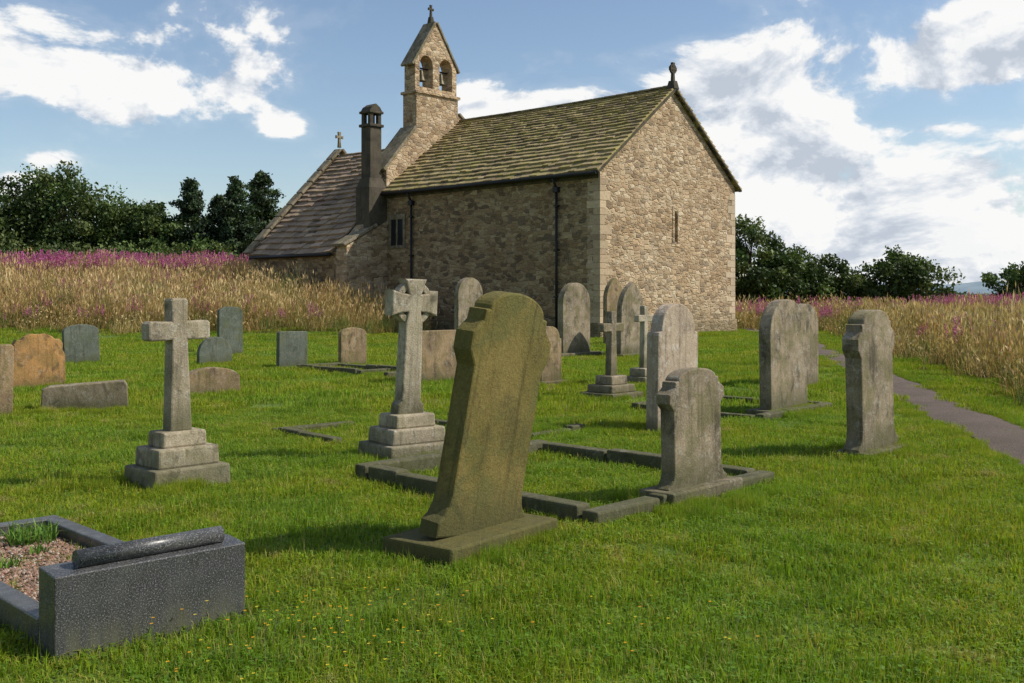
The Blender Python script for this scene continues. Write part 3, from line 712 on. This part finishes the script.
V=[];F=[];C=[]
for i in range(200):
    y=random.uniform(4.2,5.4); x=random.gauss(-.95,.42) if i<150 else random.uniform(-1.6,1.2)
    H=random.uniform(.05,.22); lx,ly=random.gauss(0,.03),random.gauss(0,.03); z=gz(x,y); k=len(V)
    V+=[(x-.0014,y,z),(x+.0014,y,z),(x+lx+.0008,y+ly,z+H),(x+lx-.0008,y+ly,z+H)];F.append((k,k+1,k+2,k+3));C+=[(.3,.3,.11,1)]*4
    if i%2==1:
        c=(.8,.40,.02) if i%4==1 else (.75,.58,.05)
        for q in range(6):
            a=q*math.pi/3; k=len(V); s=.0065; cx,cy,cz=x+lx,y+ly,z+H
            V+=[(cx,cy,cz),(cx+s*math.cos(a-.4),cy+s*math.sin(a-.4),cz+.003),(cx+s*1.3*math.cos(a),cy+s*1.3*math.sin(a),cz+.002),(cx+s*math.cos(a+.4),cy+s*math.sin(a+.4),cz+.003)]
            F.append((k,k+1,k+2,k+3));C+=[(*c,1)]*4
mesh_obj('yellow_wildflowers',V,F,M_herb,col=C)
for (wx,wy,ww,hh,nb) in ((.18,2.08,.15,.11,200),(-.15,1.55,.07,.06,50),(.27,1.2,.06,.06,40),(.1,1.75,.05,.05,30),(-.28,2.2,.06,.08,50)):
    v,f,c=blades(nb,ww,hh,.5,.011,.9,[(.11,.22,.03),(.16,.27,.035)],int(91+wx*50))
    o=mesh_obj('weed_plant',v,f,M_leaf,col=c); p=bpy.data.objects['granite_desk_grave'].matrix_basis@Vector((wx,wy,.09)); o.location=p

# trees
def tree(name,x,y,h,rx,rz,zc,seed,cols,nclump=60,per=150,leaf=.2,cone=False,trunk=.25,low=False):
    r=np.random.default_rng(seed); gz0=gz(x,y)-.1
    V=[];F=[];C=[]
    e=empty(name,(x,y,gz0),0)
    TV=[];TF=[]
    def limb(p,q,r0,r1,n_=7):
        p=Vector(p);q=Vector(q);d=(q-p).normalized();a=d.orthogonal().normalized();b_=d.cross(a);k=len(TV)
        for c_,rr in ((p,r0),(q,r1)):
            for i in range(n_):
                t=6.283*i/n_; TV.append(c_+(a*math.cos(t)+b_*math.sin(t))*rr)
        for i in range(n_): TF.append((k+i,k+(i+1)%n_,k+n_+(i+1)%n_,k+n_+i))
    top=(r.uniform(-.3,.3)*(.3 if cone else 1),r.uniform(-.3,.3),h*(.92 if cone else .72)); mid=(r.uniform(-.2,.2)*(.3 if cone else 1),0,h*.35)
    limb((0,0,0),mid,trunk,trunk*.75); limb(mid,top,trunk*.75,trunk*.2)
    cl=[]
    for i in range(nclump):
        if cone:
            t=i/nclump; z=h*(.12+.86*t)+r.normal(0,.15); rad=rx*(1-t)**.6*(.25+.75*r.random())*(1+.25*math.sin(t*19+seed)); a=r.uniform(0,6.283)
            c_=np.array((math.cos(a)*rad,math.sin(a)*rad,z)); cr=(.22*rx*(1-t*.7)+.14); fl=.5
        else:
            d=r.normal(0,1,3);d/=np.linalg.norm(d); rr=r.uniform(.3,1.0)**.55
            lump=1+.22*math.sin(3*math.atan2(d[1],d[0])+seed)+.12*math.sin(5*d[2]+seed*2)
            c_=np.array((d[0]*rx*rr*lump,d[1]*rx*rr*lump,zc+d[2]*rz*rr))
            if c_[2]<(.2 if low else h*.14): c_[2]=(.4 if low else h*.14)+r.random()
            cr=rx*r.uniform(.12,.25); fl=.75
        cl.append((c_,cr,fl))
    for i,(c_,cr,fl) in enumerate(cl):
        if i%3==0:
            b0=np.array(mid)+(np.array(top)-np.array(mid))*r.random()*.8
            if cone: b0=np.array((0,0,max(.3,c_[2]-.3)))
            limb(b0,c_,trunk*.25,trunk*.06,5)
        pn=per if not cone else int(per*(.5+.5*(1-i/nclump)))
        d=r.normal(0,1,(pn,3)); d/=np.linalg.norm(d,axis=1)[:,None]
        P=c_+d*(r.random((pn,1))**.5)*np.array((cr,cr,cr*fl))*1.35
        P+=r.normal(0,.11 if not cone else .07,(pn,3))
        u=r.normal(0,1,(pn,3)); u/=np.linalg.norm(u,axis=1)[:,None]; w=np.cross(u,r.normal(0,1,(pn,3))); w/=np.linalg.norm(w,axis=1)[:,None]
        s=leaf*r.uniform(.45,1.05,(pn,1)); k=len(V)
        Q=np.stack([P+u*s,P+w*s*.55,P-u*s,P-w*s*.55],1).reshape(-1,3); V+=Q.tolist()
        F+=[(k+4*j,k+4*j+1,k+4*j+2,k+4*j+3) for j in range(pn)]
        base=np.array(cols[r.integers(0,len(cols))])*r.uniform(.6,1.35)
        cc=base[None]*r.uniform(.65,1.4,(pn,1)); C+=np.repeat(np.c_[cc,np.ones(pn)],4,0).tolist()
    mesh_obj('crown_foliage',V,F,M_leaf,e,col=C); mesh_obj('trunk_and_limbs',TV,TF,M_bark,e,smooth=True)
G1=[(.065,.105,.025),(.085,.125,.032),(.05,.085,.024),(.10,.13,.04)]
G2=[(.04,.068,.03),(.055,.085,.034),(.032,.055,.026)]
tree('broadleaf_tree',-37.5,74,7.8,4.4,3.8,4.2,1,G1,110,170,.18)
tree('broadleaf_tree',-32.2,75,8.8,4.2,4.0,4.6,2,G1,120,170,.18)
tree('broadleaf_tree',-28.6,76,7.0,3.0,3.2,3.6,3,G1,85,160,.17)
tree('broadleaf_tree',-25.6,75,6.1,2.6,2.9,3.1,4,G1,75,150,.17)
tree('pine_tree',-22.9,75,7.9,2.5,0,0,5,G2,120,120,.17,cone=True)
tree('pine_tree',-21.2,76,6.8,2.2,0,0,15,G2,100,120,.17,cone=True)
tree('pine_tree',-19.2,73,7.7,2.3,0,0,6,G2,110,120,.17,cone=True,trunk=.2)
tree('pine_tree',-17.9,75,8.3,2.6,0,0,17,G2,130,120,.17,cone=True,trunk=.2)
tree('broadleaf_tree',-16.4,76,6.0,2.0,2.5,3.2,16,G1,55,130,.17)
tree('hawthorn_bush',-20.6,70,3.2,2.6,1.5,1.6,21,G1,50,140,.16,low=True)
tree('hawthorn_bush',-35,68,3.5,3.0,1.5,1.7,22,G1,55,140,.16,low=True)
tree('hawthorn_bush',-28,69,3.0,3.4,1.5,1.5,23,G1,60,140,.16,low=True)
tree('hawthorn_bush',-24,71,3.0,2.6,1.5,1.5,24,G1,50,140,.16,low=True)
tree('broadleaf_tree',14.4,64,6.3,2.2,2.9,3.3,7,G1,70,150,.16,low=True)
tree('hawthorn_bush',16.7,65,4.8,2.4,2.4,2.4,8,G1,75,150,.15,low=True)
tree('hawthorn_bush',19.6,66,4.2,2.2,2.1,2.0,9,G1,65,150,.15,low=True)
tree('hawthorn_bush',24.2,65,4.4,2.7,2.1,2.2,10,G1,90,150,.15,low=True)
tree('hawthorn_bush',22.0,67,2.4,1.8,1.1,1.1,11,G1,35,130,.15,low=True)
tree('hawthorn_bush',32.2,66,3.9,2.0,1.8,1.9,12,G1,60,150,.15,low=True)
tree('hawthorn_bush',36,67,4.6,2.6,2.3,2.3,13,G1,60,150,.15,low=True)
r=np.random.default_rng(5);V=[];F=[];C=[]
for i in range(260):
    x=r.uniform(-120,190); y=r.uniform(170,185)+abs(x)*.1; hh=r.uniform(1.0,2.2)*(1.3 if r.random()<.15 else 1)
    P=np.c_[r.normal(x,1.6,60),r.normal(y,1,60),np.abs(r.random(60))*hh]
    for p in P:
        u=r.normal(0,1,3);u/=np.linalg.norm(u);w=np.cross(u,r.normal(0,1,3));w/=np.linalg.norm(w);k=len(V);s=.4
        V+=[p+u*s,p+w*s,p-u*s,p-w*s];F.append((k,k+1,k+2,k+3));c=np.array((.09,.13,.07))*r.uniform(.7,1.4);C+=[(*c,1)]*4
mesh_obj('distant_hedge_trees',V,F,M_leaf,col=C)

# ------------------------------------------------------------------ light
sel,saz=R(45),R(91)
sd=Vector((math.sin(saz)*math.cos(sel),math.cos(saz)*math.cos(sel),math.sin(sel)))
sun=bpy.data.lights.new('sun','SUN'); sun.energy=5.0; sun.angle=R(.5); sun.color=(1,.945,.85)
so=link(bpy.data.objects.new('sun',sun)); so.rotation_euler=sd.to_track_quat('Z','Y').to_euler(); so.location=(0,0,50)
wd=bpy.data.worlds.new('World'); S.world=wd; wd.use_nodes=True; n=NT(wd.node_tree)
try:
    wd.cycles.sampling_method='MANUAL'; wd.cycles.sample_map_resolution=256
except Exception as ex: print(ex)
for q in list(wd.node_tree.nodes): wd.node_tree.nodes.remove(q)
sky=n.n('ShaderNodeTexSky',sky_type='NISHITA'); sky.sun_disc=False; sky.sun_elevation=sel; sky.sun_rotation=saz; sky.air_density=1.0; sky.dust_density=.7; sky.ozone_density=1.2
D=n.vm('NORMALIZE',n.n('ShaderNodeTexCoord').outputs['Generated'])
def dens(Dv):
    q=n.vm('MULTIPLY',Dv,(1,1,1.7))
    return n.noise(q,7.5,9,.6,.25)
def blob(px,py,rx,ry,amp):
    u,v=(px-512)/1050,(295-py)/1050; l=math.sqrt(u*u+1+v*v)
    d=n.vm('SUBTRACT',D,(u/l,1/l,v/l)); d=n.vm('MULTIPLY',d,(1050/rx,1050/rx,1050/ry))
    return n.mr(n.vm('LENGTH',d),0,1,amp,0)
tot=None
for bb in [(60,35,230,60,.20),(105,95,110,52,.24),(10,70,90,34,.18),(240,85,170,38,.14),(287,124,46,26,.34),(520,108,150,28,.26),(600,105,110,34,.18),
           (740,115,150,95,.30),(820,150,110,80,.24),(800,225,190,90,.32),(960,50,240,62,.32),(990,215,170,90,.30),(900,262,240,48,.26),(10,185,80,28,.30),(50,157,55,16,.24),(590,55,110,18,.16),(925,128,80,14,.22),
           (450,35,180,60,-.28),(640,20,150,40,-.22),(890,120,60,28,-.14),(360,50,70,50,-.12),(200,155,140,22,-.14)]:
    q=blob(*bb); tot=q if tot is None else n.math('ADD',tot,q)
d0=dens(D); d1=dens(n.vm('ADD',D,(.016,0,.024)))
dd=n.math('ADD',n.math('MULTIPLY',n.math('SUBTRACT',d0,.5),1.35),.5)
den=n.math('ADD',dd,tot)
fac=n.math('ADD',n.mr(den,.595,.70,0,.88),n.mr(den,.44,.64,0,.11))
lit=n.math('ADD',.70,n.math('MULTIPLY',n.math('SUBTRACT',d0,d1),6.0),clamp=True)
lit=n.math('SUBTRACT',lit,n.mr(den,.74,1.0,0,.28),clamp=True)
cc=n.ramp(lit,[(.1,(.55,.61,.70)),(.45,(.77,.81,.87)),(.78,(1,1,.99))])
b1=n.n('ShaderNodeBackground'); n.set(b1.inputs[0],sky.outputs[0]); b1.inputs[1].default_value=.13
b2=n.n('ShaderNodeBackground'); n.set(b2.inputs[0],cc); b2.inputs[1].default_value=.96
mx=n.n('ShaderNodeMixShader'); n.set(mx.inputs[0],fac); n.t.links.new(b1.outputs[0],mx.inputs[1]); n.t.links.new(b2.outputs[0],mx.inputs[2])
wo=n.n('ShaderNodeOutputWorld'); n.t.links.new(mx.outputs[0],wo.inputs[0])

cam=bpy.data.cameras.new('camera'); cam.sensor_width=36; cam.lens=1050/1024*36; cam.shift_y=-46.5/1024; cam.clip_end=6000; cam.clip_start=.05
co=link(bpy.data.objects.new('camera',cam)); co.location=(0,0,1.6); co.rotation_euler=(R(90),0,0); S.camera=co
